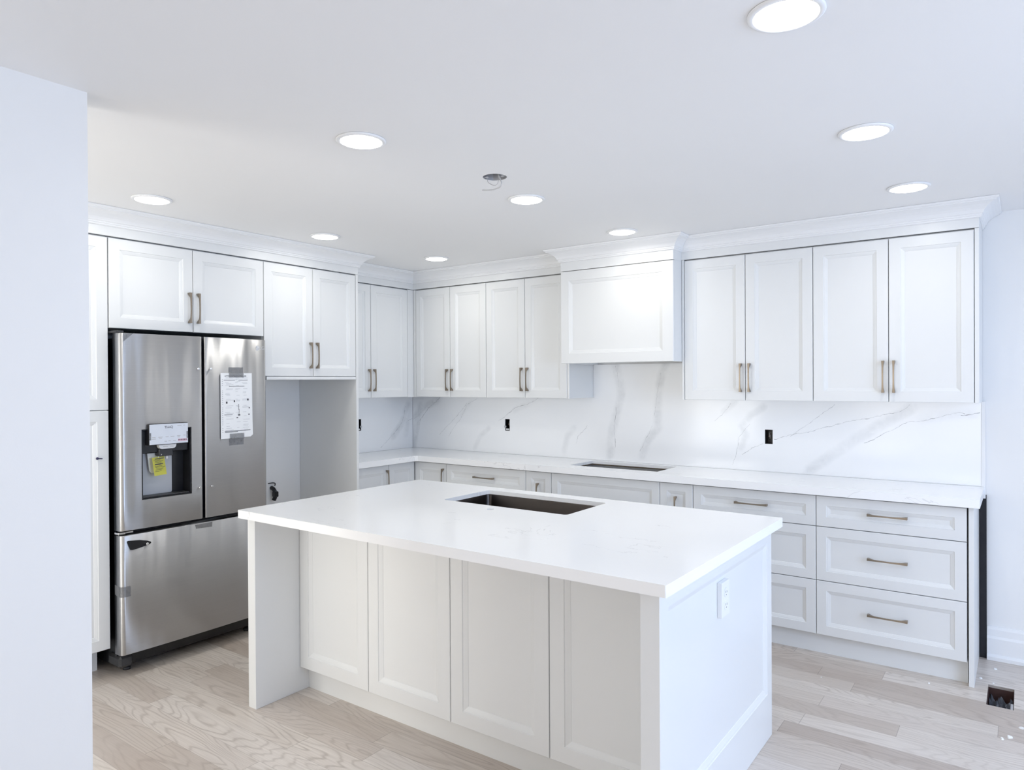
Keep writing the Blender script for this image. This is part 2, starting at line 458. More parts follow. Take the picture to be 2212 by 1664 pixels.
window('window_added_rear', 2.2, 4.4, 0.45, 2.20, -7.70, 'y', 2)  # unseen window, added to carry the rear fill lamp
window('window_added_hall', 0.25, 1.65, 0.35, 2.15, -5.70, 'y', 2)  # unseen window at the hall end, added to let in fill light
# baseboard with shoe moulding on the bare stretch of back wall and along the right wall
BASEP = [(0, 0), (0.034, 0), (0.034, 0.018), (0.026, 0.026), (0.020, 0.03), (0.020, 0.112), (0.013, 0.124), (0.012, 0.158), (0.006, 0.172), (0, 0.174)]
b = BM(); sweep(b, [(4.160, YB), (6.30, YB)], BASEP); struct('baseboard_back', b, 'trim')
b = BM(); sweep(b, [(6.30, YB-0.034), (6.30, -1.45)], BASEP); struct('baseboard_right', b, 'trim')
b = BM(); sweep(b, [(2.024, -3.497), (2.024, -7.6)], BASEP, -1); struct('baseboard_near', b, 'trim')
single('filler_strip', BM(box, 4.1275, 4.159, 0.036, YB, 0.0, 0.87), 'gap_board',
       'narrow black strip on the wall between base end panel and white baseboard', 'strip', (4.143, 0.05, 0))

# ================================================================= CABINETS
DT, UB = 2.230, 1.3676          # upper doors: top and bottom
XT, XU, YU = 0.573, 0.306, -0.305
G = 0.0018                      # half of a door gap
def front_y(name, parent, x0, x1, z0, z1, y, fr=0.054, **k):      # front facing the room along -y
    return part(name, BM(door, (x0+G, y, z0+G), (1, 0, 0), (0, -1, 0), x1-x0-2*G, z1-z0-2*G, fr=fr, **k), 'cabinet', parent)
def front_x(name, parent, y0, y1, z0, z1, x, fr=0.054, **k):      # front facing along +x
    return part(name, BM(door, (x, y0+G, z0+G), (0, 1, 0), (1, 0, 0), y1-y0-2*G, z1-z0-2*G, fr=fr, **k), 'cabinet', parent)
def hy(d, x, z, y, horiz=False, ln=0.168):
    part('handle', BM(pull, (x, y, z), (1, 0, 0) if horiz else (0, 0, 1), (0, -1, 0), ln), 'bronze', d, 'brushed bronze arched handle')
def hx(d, y, z, x, horiz=False, ln=0.168):
    part('handle', BM(pull, (x, y, z), (0, 1, 0) if horiz else (0, 0, 1), (1, 0, 0), ln), 'bronze', d, 'brushed bronze arched handle')
HZ = 1.503

# tall pantry at the far left, half hidden by the near wall
t = thing('pantry_cabinet', 'tall white pantry cabinet left of the refrigerator, partly behind the near wall', 'cabinet', (0.26, -3.1, 0))
part('body', BM(box, XL+0.002, 0.549, -3.42, -2.787, 0.145, 2.236), 'cabinet', t)
part('toe_kick', BM(box, XL+0.002, 0.42, -3.42, -2.787, 0.0, 0.145), 'cabinet', t)
for z0, z1 in ((0.145, 1.354), (1.354, DT)):
    d = front_x('door', t, -3.42, -2.787, z0, z1, XT)
    if z0 < 1:
        bb = BM(); lathe(bb, (XT, -2.845, 1.115), [(0.002, 0), (0.007, 0.002), (0.006, 0.006), (0.002, 0.012)], 10, 'x')
        tube(bb, [(XT+0.006, -2.845, 1.115), (XT+0.008, -2.834, 1.114), (XT+0.003, -2.822, 1.112)], 0.0025, 6)
        part('handle_screw', bb, 'bluepen', d, 'dark blue screw poking out where a handle is missing')
# cabinet over the refrigerator
t = thing('wall_cabinet', 'wide white two door cabinet directly above the steel refrigerator', 'cabinet', (0.26, -2.33, 1.77))
part('body', BM(box, XL+0.002, 0.549, -2.785, -1.886, 1.772, 2.236), 'cabinet', t)
d = front_x('door', t, -2.785, -2.3355, 1.770, DT, XT); hx(d, -2.361, 1.905, XT)
d = front_x('door', t, -2.3355, -1.884, 1.770, DT, XT); hx(d, -2.310, 1.905, XT)
# cabinet over the empty opening
t = thing('wall_cabinet', 'white two door cabinet above the empty opening right of the refrigerator', 'cabinet', (0.26, -1.52, 1.51))
part('body', BM(box, XL+0.002, 0.549, -1.884, -1.1535, 1.528, 2.236), 'cabinet', t)
part('bottom_panel', BM(box, XL+0.002, XT-0.002, -1.866, -1.1535, 1.508, 1.5265), 'cabinet', t)
d = front_x('door', t, -1.884, -1.5162, 1.528, DT, XT); hx(d, -1.542, 1.664, XT)
d = front_x('door', t, -1.5162, -1.1535, 1.528, DT, XT); hx(d, -1.491, 1.664, XT)
# tall side panels
single('end_panel', BM(box, XL+0.002, XT, -1.1515, -1.131, 0.0, 2.236, 0.001), 'cabinet',
       'tall white panel between the empty opening and the corner countertop', 'panel', (0.26, -1.141, 0))
single('end_panel', BM(box, XL+0.002, 0.545, -1.884, -1.868, 0.0, 1.526, 0.001), 'cabinet',
       'tall white panel between the refrigerator and the empty opening, mostly hidden', 'panel', (0.26, -1.876, 0))
# corner upper cabinet on the left wall
t = thing('wall_cabinet', 'white upper cabinet on the left wall, from tall panel to room corner', 'cabinet', (0.13, -0.75, UB))
part('body', BM(box, XL+0.002, 0.282, -1.129, YU+0.026, UB+0.002, 2.236), 'cabinet', t)
d = front_x('door', t, -1.129, -0.767, UB, DT, XU); hx(d, -0.793, HZ, XU)
d = front_x('door', t, -0.767, -0.372, UB, DT, XU); hx(d, -0.741, HZ, XU)
part('corner_stile', BM(box, 0.284, XU-0.002, -0.370, YU+0.022, UB, 2.234), 'cabinet', t)
# uppers on the back wall, left of the hood
def upper(label, xs, filler=None, side=None):
    t = thing('wall_cabinet', label, 'cabinet', ((xs[0]+xs[2])/2, -0.13, UB), None)
    x0 = filler if filler else xs[0]
    part('body', BM(box, x0+0.001, xs[2]-0.001, YU+0.024, YB-0.002, UB+0.002, 2.236), 'cabinet', t)
    d = front_y('door', t, xs[0], xs[1], UB, DT, YU); hy(d, xs[1]-0.0255, HZ, YU)
    d = front_y('door', t, xs[1], xs[2], UB, DT, YU); hy(d, xs[1]+0.0255, HZ, YU)
    if filler: part('corner_stile', BM(box, filler+0.001, xs[0]-G, YU+0.002, YU+0.022, UB, 2.234), 'cabinet', t)
    if side: part('side_panel', BM(box, side[0]+G*0.6, side[1], YU+0.001, YB-0.002, UB, 2.236, 0.001), 'cabinet', t)
upper('white two door upper cabinet on the back wall, nearest the room corner', (0.332, 0.6967, 1.0543), 0.308)
upper('white two door upper cabinet immediately left of the range hood', (1.0543, 1.4089, 1.7632), None, (1.7632, 1.7817))
upper('white two door upper cabinet immediately right of the range hood', (2.6164, 2.992, 3.3681), None, (2.5995, 2.6164-G))
upper('white two door upper cabinet at the right end of the back wall', (3.3681, 3.744, 4.1227), None, (4.1227, 4.1425))
# range hood
HX0, HX1, HY, HB = 1.7958, 2.5985, -0.432, 1.607
t = thing('range_hood', 'white boxed range hood with framed front panel over the cooktop opening', 'range hood', (2.2, -0.2, HB))
b = BM()
box(b, HX0, HX0+0.018, HY+0.0215, YU+0.03, HB, 2.30); box(b, HX0, HX0+0.018, YU+0.03, YB-0.002, HB, 2.30)
box(b, HX1-0.018, HX1, HY+0.0215, YB-0.002, HB, 2.30)
box(b, HX0+0.018, HX1-0.018, HY+0.0215, YB-0.002, HB+0.018, HB+0.034); box(b, HX0+0.018, HX1-0.018, HY+0.0215, HY+0.037, HB+0.034, 2.30)
part('body', b, 'cabinet', t)
part('front_panel', BM(door, (HX0, HY, HB), (1, 0, 0), (0, -1, 0), HX1-HX0, 2.222-HB, fr=(0.062, 0.072, 0.066, 0.064), mold=0.020), 'cabinet', t)
CROWN = [(0.0, 2.284), (0.004, 2.284), (0.010, 2.287), (0.010, 2.293), (0.014, 2.296), (0.014, 2.302), (0.019, 2.306), (0.021, 2.311),
         (0.026, 2.321), (0.035, 2.331), (0.048, 2.341), (0.062, 2.348), (0.074, 2.352), (0.074, 2.356), (0.082, 2.359), (0.085, 2.363), (0.085, ZC-0.001), (0.0, ZC-0.001)]
def frieze(z0, p): return [(p, z0), (p, 2.286), (p-0.018, 2.286), (p-0.018, z0)]
def crown(name, parent, path, z0=2.2375, fp=0.0, skip=(0, 0)):
    b = BM(); sweep(b, path, CROWN, 1, skip); a = part(name, b, 'trim', parent)
    b = BM(); sweep(b, path, frieze(z0, fp), 1, skip); part('frieze', b, 'cabinet', parent)
crown('crown', t, [(HX0-1, YU), (HX0, YU), (HX0, HY), (HX1, HY), (HX1, YU), (HX1+1, YU)], 2.2265, 0.001, (1, 1))
# crown mouldings
t = thing('crown_molding', 'white stepped crown moulding over pantry, refrigerator and opening', 'crown molding', (XT, -2.3, 2.24))
crown('crown', t, [(XT, -3.42), (XT, -1.131), (XU+0.087, -1.131)])
t = thing('crown_molding', 'white crown moulding turning the room corner, left of the hood', 'crown molding', (XU, -0.4, 2.24))
crown('crown', t, [(XU, -1.128), (XU, YU), (HX0-0.0008, YU), (HX0-0.0008, HY)], skip=(0, 1))
t = thing('crown_molding', 'white crown moulding along the uppers right of the hood', 'crown molding', (3.4, YU, 2.24))
crown('crown', t, [(HX1+0.0008, HY), (HX1+0.0008, YU), (4.1425, YU), (4.1425, YB-0.003)], skip=(1, 0))

# ---------------------------------------------------------------- base run
CT, CU = 0.914, 0.8717          # countertop top / underside
YF, XF = -0.431, 0.433          # base fronts
KB, KY = 0.112, -0.384          # toe kick
BT = 0.864
def base(label, x0, x1, splits, handles=None, name='drawer_cabinet', open_top=False, kick=True):
    t = thing(name, label, 'cabinet', ((x0+x1)/2, -0.19, 0))
    y0, y1 = YF+0.024, YB-0.002
    b = BM()
    if open_top:
        for a, c in ((x0+0.001, x0+0.018), (x1-0.018, x1-0.001)): box(b, a, c, y0, y1, KB, CT-0.0285)
        box(b, x0+0.018, x1-0.018, y1-0.016, y1, KB, CT-0.0285); box(b, x0+0.018, x1-0.018, y0, y1-0.016, KB, KB+0.018)
        box(b, x0+0.018, x1-0.018, y0, y0+0.016, KB+0.018, CT-0.0285)
    else: box(b, x0+0.001, x1-0.001, y0, y1, KB, CU-0.001)
    part('body', b, 'inside' if open_top else 'cabinet', t)
    part('toe_kick', BM(box, x0, x1, KY, KY+0.018, 0, KB), 'cabinet', t)
    for k, (z0, z1) in enumerate(splits):
        d = front_y('drawer' if name == 'drawer_cabinet' else 'door', t, x0, x1, z0, z1, YF, fr=0.050 if x1-x0 > 0.3 else 0.046)
        if handles: handles(d, z0, z1, k)
    return t
DS = [(0.6975, BT), (0.4062, 0.6975), (KB, 0.4062)]
hz3 = (0.786, 0.556, 0.265)
X1, X2, X3, X4, X5, X6, X7 = 0.7607, 1.4981, 1.7100, 2.5033, 2.7169, 3.4091, 4.0975
def hdr(x0, x1):
    return lambda d, z0, z1, k: hy(d, (x0+x1)/2, hz3[k], YF, True, 0.184)
# left wall leg
t = thing('base_cabinet', 'white one door base cabinet beside the tall panel, left countertop leg', 'cabinet', (0.2, -0.92, 0))
part('body', BM(box, XL+0.002, XF-0.024, -1.129, -0.7115, KB, CU-0.002), 'cabinet', t)
part('toe_kick', BM(box, XF-0.065, XF-0.047, -1.129, -0.711, 0, KB), 'cabinet', t)
d = front_x('door', t, -1.129, -0.711, KB, BT, XF); hx(d, -0.737, 0.742, XF)
t = thing('base_cabinet', 'white corner base cabinet with folding door at the inside countertop corner', 'cabinet', (0.4, -0.4, 0))
b = BM(); box(b, XL+0.002, XF-0.024, -0.7105, YB-0.002, KB, CU-0.002); box(b, XF-0.024, X1-0.001, YF+0.024, YB-0.002, KB, CU-0.002)
part('body', b, 'cabinet', t)
b = BM(); box(b, XF-0.065, XF-0.047, -0.711, KY, 0, KB); box(b, XF-0.047, X1, KY, KY+0.018, 0, KB); part('toe_kick', b, 'cabinet', t)
front_x('door', t, -0.711, YF-0.001, KB, BT, XF, fr=0.05)
d = front_y('door', t, XF+0.001, X1, KB, BT, YF); hy(d, X1-0.026, 0.742, YF)
base('white three drawer base cabinet between corner unit and narrow pull-out, behind the sink', X1, X2, DS, hdr(X1, X2))
base('narrow white pull-out cabinet on the left of the cooktop cabinet', X2, X3, [(KB, BT)],
     lambda d, z0, z1, k: hy(d, (X2+X3)/2, 0.702, YF), 'base_cabinet')
base('white cooktop base cabinet with a plain front below the rectangular cutout', X3, X4, [(0.640, BT), (KB, 0.640)], None, 'base_cabinet', True)
base('narrow white pull-out cabinet on the right of the cooktop cabinet', X4, X5, [(KB, BT)],
     lambda d, z0, z1, k: hy(d, (X4+X5)/2, 0.702, YF), 'base_cabinet')
base('white three drawer base cabinet half hidden behind the right island corner', X5, X6, DS, hdr(X5, X6))
t = base('white three drawer base cabinet at the right end of the back run', X6, X7, DS, hdr(X6, X7))
single('end_panel', BM(box, 4.103, 4.1255, YF-0.004, YB-0.016, 0.0, CU-0.001, 0.001), 'cabinet',
       'white base end panel closing the right end of the drawers', 'panel', (4.114, -0.2, 0))

# countertop
b = BM()
cut = rect(1.803, 2.450, -0.345, -0.030)
slab(b, [(XL+0.022, -1.129), (0.490, -1.129), (0.490, -0.489), (0.506, -0.473), (4.1504, -0.473), (4.1504, YB-0.022), (XL+0.022, YB-0.022)], [cut], CT-0.020, CT)
apr = [(XL+0.022, -1.129), (0.490, -1.129), (0.490, -0.489), (0.506, -0.473), (4.1504, -0.473), (4.1504, YB-0.022), (4.1300, YB-0.022), (4.1300, -0.449), (0.466, -0.449), (0.466, -1.129)]
slab(b, apr[1:], [], CU, CT-0.020)
o = single('countertop', b, 'quartz', 'white quartz countertop running round the corner along both walls', 'countertop', (2.2, -0.2, CU))
b = BM(); slab(b, rect(X3+0.001, X4-0.001, YF+0.026, YB-0.024), [rect(1.807, 2.446, -0.341, -0.034)], CT-0.0280, CT-0.0205)
part('substrate', b, 'plywood', o, 'dark plywood edge under the cooktop cutout')

# ---------------------------------------------------------------- backsplash with veins
VT = [([(0.313, 1.372), (0.295, 1.359), (0.247, 1.318), (0.174, 1.277), (0.127, 1.23), (0.056, 1.151)], 2.2), ([(0.056, 1.151), (0.047, 1.087), (0.037, 1.05)], 1.2), ([(0.125, 1.271), (0.119, 1.26), (0.05, 1.206), (-0.025, 1.156)], 1.3), ([(0.695, 1.349), (0.595, 1.301), (0.572, 1.261), (0.515, 1.173), (0.457, 1.119), (0.387, 1.028)], 1.3), ([(0.589, 1.309), (0.538, 1.256), (0.481, 1.207), (0.411, 1.144), (0.352, 1.097), (0.281, 1.037)], 1.2), ([(1.303, 1.362), (1.245, 1.326), (1.175, 1.305), (1.085, 1.283), (1.024, 1.241), (0.956, 1.193), (0.914, 1.175)], 1.8), ([(1.733, 1.161), (1.701, 1.123), (1.647, 1.079), (1.636, 1.027)], 1.3), ([(1.956, 1.609), (1.979, 1.545), (1.988, 1.443)], 0.8), ([(1.968, 1.303), (1.968, 1.249), (1.954, 1.204), (1.949, 1.168), (1.954, 1.114), (1.961, 1.06), (1.958, 1.011)], 1.5), ([(2.312, 1.541), (2.294, 1.459), (2.28, 1.377), (2.271, 1.311), (2.262, 1.245)], 1.0), ([(2.245, 1.177), (2.221, 1.124), (2.197, 1.088), (2.173, 1.035), (2.152, 0.996)], 1.5), ([(2.793, 1.339), (2.777, 1.314), (2.735, 1.265), (2.685, 1.222)], 1.5), ([(2.913, 1.213), (2.845, 1.122), (2.824, 1.008), (2.8, 0.942)], 1.2), ([(3.416, 1.34), (3.395, 1.325), (3.332, 1.278), (3.267, 1.224), (3.202, 1.172), (3.158, 1.139)], 1.2), ([(3.807, 1.346), (3.795, 1.332), (3.757, 1.303), (3.688, 1.29), (3.584, 1.259), (3.511, 1.25), (3.395, 1.213), (3.275, 1.175), (3.18, 1.156), (3.052, 1.114), (2.928, 1.058), (2.864, 1.012)], 1.6), ([(4.132, 1.305), (4.045, 1.292)], 2.2), ([(4.065, 1.301), (4.033, 1.31), (3.958, 1.283), (3.868, 1.256), (3.794, 1.247), (3.726, 1.209), (3.662, 1.171), (3.61, 1.136), (3.57, 1.12)], 1.8)]
VB = [([(0.063, 1.279), (0.025, 1.16), (0.005, 1.067), (-0.015, 0.947)], 14, 0.8), ([(0.259, 1.327), (0.138, 1.28), (0.051, 1.233), (0.0, 1.186)], 14, 0.7), ([(1.323, 1.364), (1.075, 1.262)], 10, 0.3), ([(0.813, 1.109), (0.726, 1.042), (0.67, 0.945)], 9, 0.45), ([(0.629, 1.323), (0.527, 1.208)], 8, 0.3), ([(1.615, 1.138), (1.561, 1.08), (1.532, 0.966)], 10, 0.45), ([(1.965, 1.605), (1.988, 1.519), (2.011, 1.392), (1.929, 1.113), (1.918, 0.95)], 13, 0.6), ([(2.347, 1.606), (2.312, 1.517), (2.294, 1.418), (2.284, 1.295), (2.287, 1.161), (2.221, 1.09), (2.163, 0.964)], 12, 0.65), ([(2.817, 1.351), (2.751, 1.288)], 9, 0.5), ([(2.999, 1.318), (2.921, 1.269), (2.865, 1.195), (2.889, 1.132), (2.857, 1.059)], 9, 0.6), ([(3.807, 1.325), (3.681, 1.244), (3.551, 1.159), (3.449, 1.081), (3.345, 1.0), (3.259, 0.934)], 13, 0.55), ([(4.102, 1.303), (3.987, 1.294), (3.868, 1.27)], 12, 0.35)]
LT = [([(-0.354, 0.94), (-0.258, 1.008), (-0.196, 1.052), (-0.146, 1.094), (-0.107, 1.137), (-0.075, 1.199), (-0.062, 1.281)], 1.5), ([(-0.056, 1.135), (-0.004, 1.16), (0.024, 1.166)], 1.2)]
LB = [([(-0.208, 1.027), (-0.108, 1.128), (-0.029, 1.289)], 14, 0.6), ([(-0.003, 1.279), (-0.037, 1.125), (-0.057, 1.035)], 12, 0.4)]

def seg_dist(px, pz, a, c):
    ax, az = a; bx, bz = c; dx, dz = bx-ax, bz-az
    L = dx*dx+dz*dz
    t = 0 if L == 0 else max(0, min(1, ((px-ax)*dx+(pz-az)*dz)/L))
    return math.hypot(px-ax-dx*t, pz-az-dz*t)
def panel(axis, u0, u1, z0, z1, a_back, a_front, holes, bands, thins, off):
    def P(u, z, a): return (u, a, z) if axis == 'y' else (a, u, z)
    us = set(); zs = set()
    nu = int((u1-u0)/0.014); nz = int((z1-z0)/0.014)
    for k in range(nu+1): us.add(round(u0+(u1-u0)*k/nu, 4))
    for k in range(nz+1): zs.add(round(z0+(z1-z0)*k/nz, 4))
    for h in holes: us |= {h[0], h[1]}; zs |= {h[2], h[3]}
    us = sorted(us); zs = sorted(zs)
    b = bmesh.new(); lay = b.verts.layers.float.new('vein')
    g = {}
    for i, u in enumerate(us):
        for j, z in enumerate(zs):
            v = b.verts.new(P(u, z, a_front)); s = 0.0
            for pts, wd, st in bands:
                d = min(seg_dist(u, z, p, q) for p, q in zip(pts, pts[1:]))
                wd_ = wd*0.0030
                s = max(s, st*max(0.0, 1-(d/wd_)**2))
            v[lay] = s; g[i, j] = v
    inh = lambda u, z: any(h[0]-1e-5 < u < h[1]+1e-5 and h[2]-1e-5 < z < h[3]+1e-5 for h in holes)
    for i in range(len(us)-1):
        for j in range(len(zs)-1):
            if inh((us[i]+us[i+1])/2, (zs[j]+zs[j+1])/2): continue
            b.faces.new([g[i, j], g[i+1, j], g[i+1, j+1], g[i, j+1]])
    for loop in [rect(u0, u1, z0, z1)]+[rect(*h) for h in holes]:
        for (p, q), (r, s) in zip(loop, loop[1:]+loop[:1]):
            quad(b, [P(p, q, a_front), P(r, s, a_front), P(r, s, a_back), P(p, q, a_back)])
    rr = random.Random(3)
    for pts, wd in thins:
        Q = []
        for (ax, az), (bx, bz) in zip(pts, pts[1:]):
            n_ = max(2, int(math.hypot(bx-ax, bz-az)/0.012))
            for k in range(n_):
                t = k/n_; L = math.hypot(bx-ax, bz-az); e = rr.uniform(-0.0032, 0.0032)
                Q.append((ax+(bx-ax)*t-(bz-az)/L*e, az+(bz-az)*t+(bx-ax)/L*e))
        Q.append(pts[-1])
        prev = None
        for i, (u, z) in enumerate(Q):
            a_, c_ = Q[max(i-1, 0)], Q[min(i+1, len(Q)-1)]
            L = math.hypot(c_[0]-a_[0], c_[1]-a_[1]) or 1
            hw = wd*0.00068*rr.uniform(0.35, 1.25)
            nx, nz_ = -(c_[1]-a_[1])/L*hw, (c_[0]-a_[0])/L*hw
            if not (u0 < u < u1 and z0 < z < z1) or inh(u, z): prev = None; continue
            cur = [b.verts.new(P(u+nx, z+nz_, a_front+off)), b.verts.new(P(u-nx, z-nz_, a_front+off))]
            if prev: b.faces.new([prev[0], prev[1], cur[1], cur[0]]).material_index = 1
            prev = cur
    return b
UZ = UB-0.0005
TOPZ = HB-0.0005
b = panel('y', XL+0.0225, 4.1365, CT+0.0005, TOPZ, YB-0.001, YB-0.020, OUT_B+[(XL+0.0225, 1.7830, UZ, TOPZ), (2.5985, 4.1365, UZ, TOPZ)], VB, VT, -0.0003)
o = single('backsplash', b, ['quartz_vein', 'vein'], 'white marble-look backsplash slab with grey diagonal veins on the back wall', 'backsplash', (2.0, YB, CT))
part('edge_trim', BM(box, 4.1368, 4.1555, YB-0.022, YB-0.001, CU-0.02, UZ, 0.001), 'trim', o, 'plain white edge strip')
b = panel('x', -1.1285, YB-0.0205, CT+0.0005, UZ, XL+0.001, XL+0.020, [OUT_L], LB, LT, 0.0003)
single('backsplash', b, ['quartz_vein', 'vein'], 'short veined backsplash slab on the left wall beside the tall panel', 'backsplash', (XL, -0.55, CT))

# bare outlet boxes set in the backsplash
def elbox(label, axis, u0, u1, z0, z1, a, sgn, clip):
    c = ((u0+u1)/2, a, z0) if axis == 'y' else (a, (u0+u1)/2, z0)
    t = thing('electrical_box', label, 'outlet box', c, 'bare outlet boxes in the backsplash')
    def bx(b, p0, p1, q0, q1, d0, d1):      # d: depth behind the slab face
        lo, hi = sorted((a-sgn*d0, a-sgn*d1))
        if axis == 'y': box(b, p0, p1, lo, hi, q0, q1)
        else: box(b, lo, hi, p0, p1, q0, q1)
    b = BM(); e = 0.0006; w_ = 0.0025
    bx(b, u0+e, u1-e, z0+e, z1-e, 0.052, 0.055)
    for p in ((u0+e, u0+e+w_, z0+e, z1-e), (u1-e-w_, u1-e, z0+e, z1-e), (u0+e, u1-e, z0+e, z0+e+w_), (u0+e, u1-e, z1-e-w_, z1-e)): bx(b, *p, 0.004, 0.052)
    part('box', b, 'black', t)
    def pt(u, z, d): return (u, a-sgn*d, z) if axis == 'y' else (a-sgn*d, u, z)
    um = (u0+u1)/2; zm = (z0+z1)/2
    for k, (du, dz, mt) in enumerate(((-0.008, 0.02, 'wire'), (0.003, 0.028, 'wire'), (0.010, 0.012, 'copper'))):
        b = BM(); tube(b, [pt(um+du, zm+dz+0.012, 0.05), pt(um+du*0.6, zm+dz, 0.03), pt(um-du*0.5, zm+dz*0.4-0.004, 0.022), pt(um+du*0.4, zm-dz*0.5-0.004, 0.036)], 0.0011, 6)
        part('wire', b, mt, t)
    if clip:
        b = BM(); s = clip
        p0, p1 = sorted((u0-0.004 if s < 0 else u1-0.012, u0+0.012 if s < 0 else u1+0.004))
        bx(b, p0, p1, zm-0.022, zm-0.008, -0.004, 0.002); part('mounting_clip', b, 'galv', t)
        b = BM(); bx(b, u0+0.006, u1-0.010, z0+0.006, z0+0.016, 0.004, 0.012); part('drywall_ear', b, 'white_plastic', t)
elbox('bare black outlet box in left wall backsplash beside the tall panel', 'x', *OUT_L, XL+0.020, 1, 1)
elbox('bare black outlet box under the uppers, between corner and hood', 'y', *OUT_B[0], YB-0.020, -1, -1)
elbox('bare black outlet box right of the cooktop cutout on the back wall', 'y', *OUT_B[1], YB-0.020, -1, 0)

# cable end low on the wall of the empty opening
t = thing('power_cable', 'black cable end and clip on the wall just right of the refrigerator', 'cable', (XL, -1.40, 0.65))
b = BM(); tube(b, [(XL, -1.400, 0.735), (XL+0.03, -1.402, 0.725), (XL+0.045, -1.398, 0.69), (XL+0.035, -1.405, 0.65)], 0.015, 8)
box(b, XL+0.02, XL+0.06, -1.412, -1.380, 0.672, 0.712, 0.005); part('plug', b, 'black', t)
b = BM(); tube(b, [(XL, -1.428, 0.768), (XL+0.02, -1.405, 0.772), (XL+0.02, -1.384, 0.766), (XL+0.015, -1.382, 0.748)], 0.004, 6); part('clip', b, 'charcoal', t)

# ================================================================= ISLAND
IX0, IX1, IY0, IY1 = 1.4384, 3.5049, -2.627, -1.4392
IU = 0.8773
PX0, PX1 = 1.4330, 1.4880        # left leg panel
RX0, RX1 = 3.3995, 3.4619        # right end panel
IPF, IPB = -2.5734, -1.452
IDY, ITK, IDZ = -2.3316, -2.279, 0.114
t = thing('kitchen_island', 'large white panelled kitchen island in the middle of the floor', 'kitchen island', (2.45, -2.0, 0))
part('side_panel', BM(box, PX0, PX1, IPF, IPB, 0, IU-0.0005, 0.0012), 'cabinet', t)
o = part('end_panel', BM(door, (RX1, IPF, 0.0), (0, 1, 0), (1, 0, 0), IPB-IPF, IU-0.0005, t=RX1-RX0, fr=(0.060, 0.060, 0.190, 0.060), mold=0.022, rec=0.010), 'cabinet', t,
         'end panel with one tall recessed field')
b = BM(); box(b, PX1, RX0, IDY+0.024, IDY+0.042, IDZ, IU-0.002); box(b, PX1, RX0, IPB, IPB+0.02, IDZ, IU-0.002); box(b, PX1, RX0, IDY+0.042, IPB, IDZ, IDZ+0.018)
part('body', b, 'cabinet', t)
b = BM(); box(b, PX1, RX0, ITK, ITK+0.018, 0, IDZ-0.001); box(b, PX1, RX0, IPB-0.06, IPB-0.042, 0, IDZ-0.001); part('toe_kick', b, 'cabinet', t)
xs = [PX1, 1.9662, 2.4458, 2.9204, RX0]
for a, c in zip(xs, xs[1:]): front_y('door', t, a, c, IDZ, IU-0.004, IDY, fr=(0.062, 0.062, 0.060, 0.060), mold=0.022, rec=0.010)
b = BM()
SK = rect(2.026, 2.730, -1.895, -1.532, 0.018, 4)
slab(b, rect(IX0, IX1, IY0, IY1, 0.004, 2), [SK, circ(2.374, -1.968, 0.0165)], CT-0.020, CT)
slab(b, rect(IX0, IX1, IY0, IY1, 0.004, 2), [rect(IX0+0.026, IX1-0.026, IY0+0.026, IY1-0.026)], IU, CT-0.020)
single('island_countertop', b, 'quartz', 'white quartz island countertop with a rectangular sink cutout', 'countertop', (2.47, -2.03, IU))
# sink
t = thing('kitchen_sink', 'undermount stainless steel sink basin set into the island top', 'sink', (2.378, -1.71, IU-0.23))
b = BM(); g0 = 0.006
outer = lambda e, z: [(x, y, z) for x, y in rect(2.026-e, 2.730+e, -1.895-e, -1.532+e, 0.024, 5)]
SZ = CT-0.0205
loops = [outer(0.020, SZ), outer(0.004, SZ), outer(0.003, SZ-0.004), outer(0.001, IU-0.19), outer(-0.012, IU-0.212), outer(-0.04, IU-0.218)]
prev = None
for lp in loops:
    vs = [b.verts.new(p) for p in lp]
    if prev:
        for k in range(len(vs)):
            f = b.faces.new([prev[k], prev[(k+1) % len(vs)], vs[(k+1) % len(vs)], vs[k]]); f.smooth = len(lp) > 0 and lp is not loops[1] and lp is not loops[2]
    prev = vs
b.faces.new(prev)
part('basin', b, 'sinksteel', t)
b = BM(); lathe(b, (2.378, -1.69, IU-0.2175), [(0.055, 0.0), (0.055, 0.002), (0.045, 0.003), (0.040, -0.002), (0.012, -0.004), (0.010, 0.004)], 28); part('drain', b, 'chrome', t)
# outlet on the island end
t = thing('wall_outlet', 'white double outlet on the recessed right end of the island', 'outlet', (3.452, -2.03, 0.72))
b = BM(); box(b, 3.4505, 3.468, -2.070, -1.992, 0.659, 0.781, 0.0012); part('cover_plate', b, 'white_plastic', t)
for zz in (0.742, 0.698):
    b = BM(); slab(b, rect(-2.047, -2.015, zz-0.016, zz+0.016, 0.012, 5), [], 3.4675, 3.4698, 'x'); s = part('socket', b, 'white_plastic', t)
    b = BM()
    for dy, h in ((-0.006, 0.008), (0.006, 0.007)): box(b, 3.4695, 3.4701, -2.031+dy-0.001, -2.031+dy+0.001, zz-0.001, zz-0.001+h)
    lathe(b, (3.4697, -2.031, zz-0.008), [(0.0022, 0), (0.0022, 0.0005)], 10, 'x'); part('slots', b, 'charcoal', s)

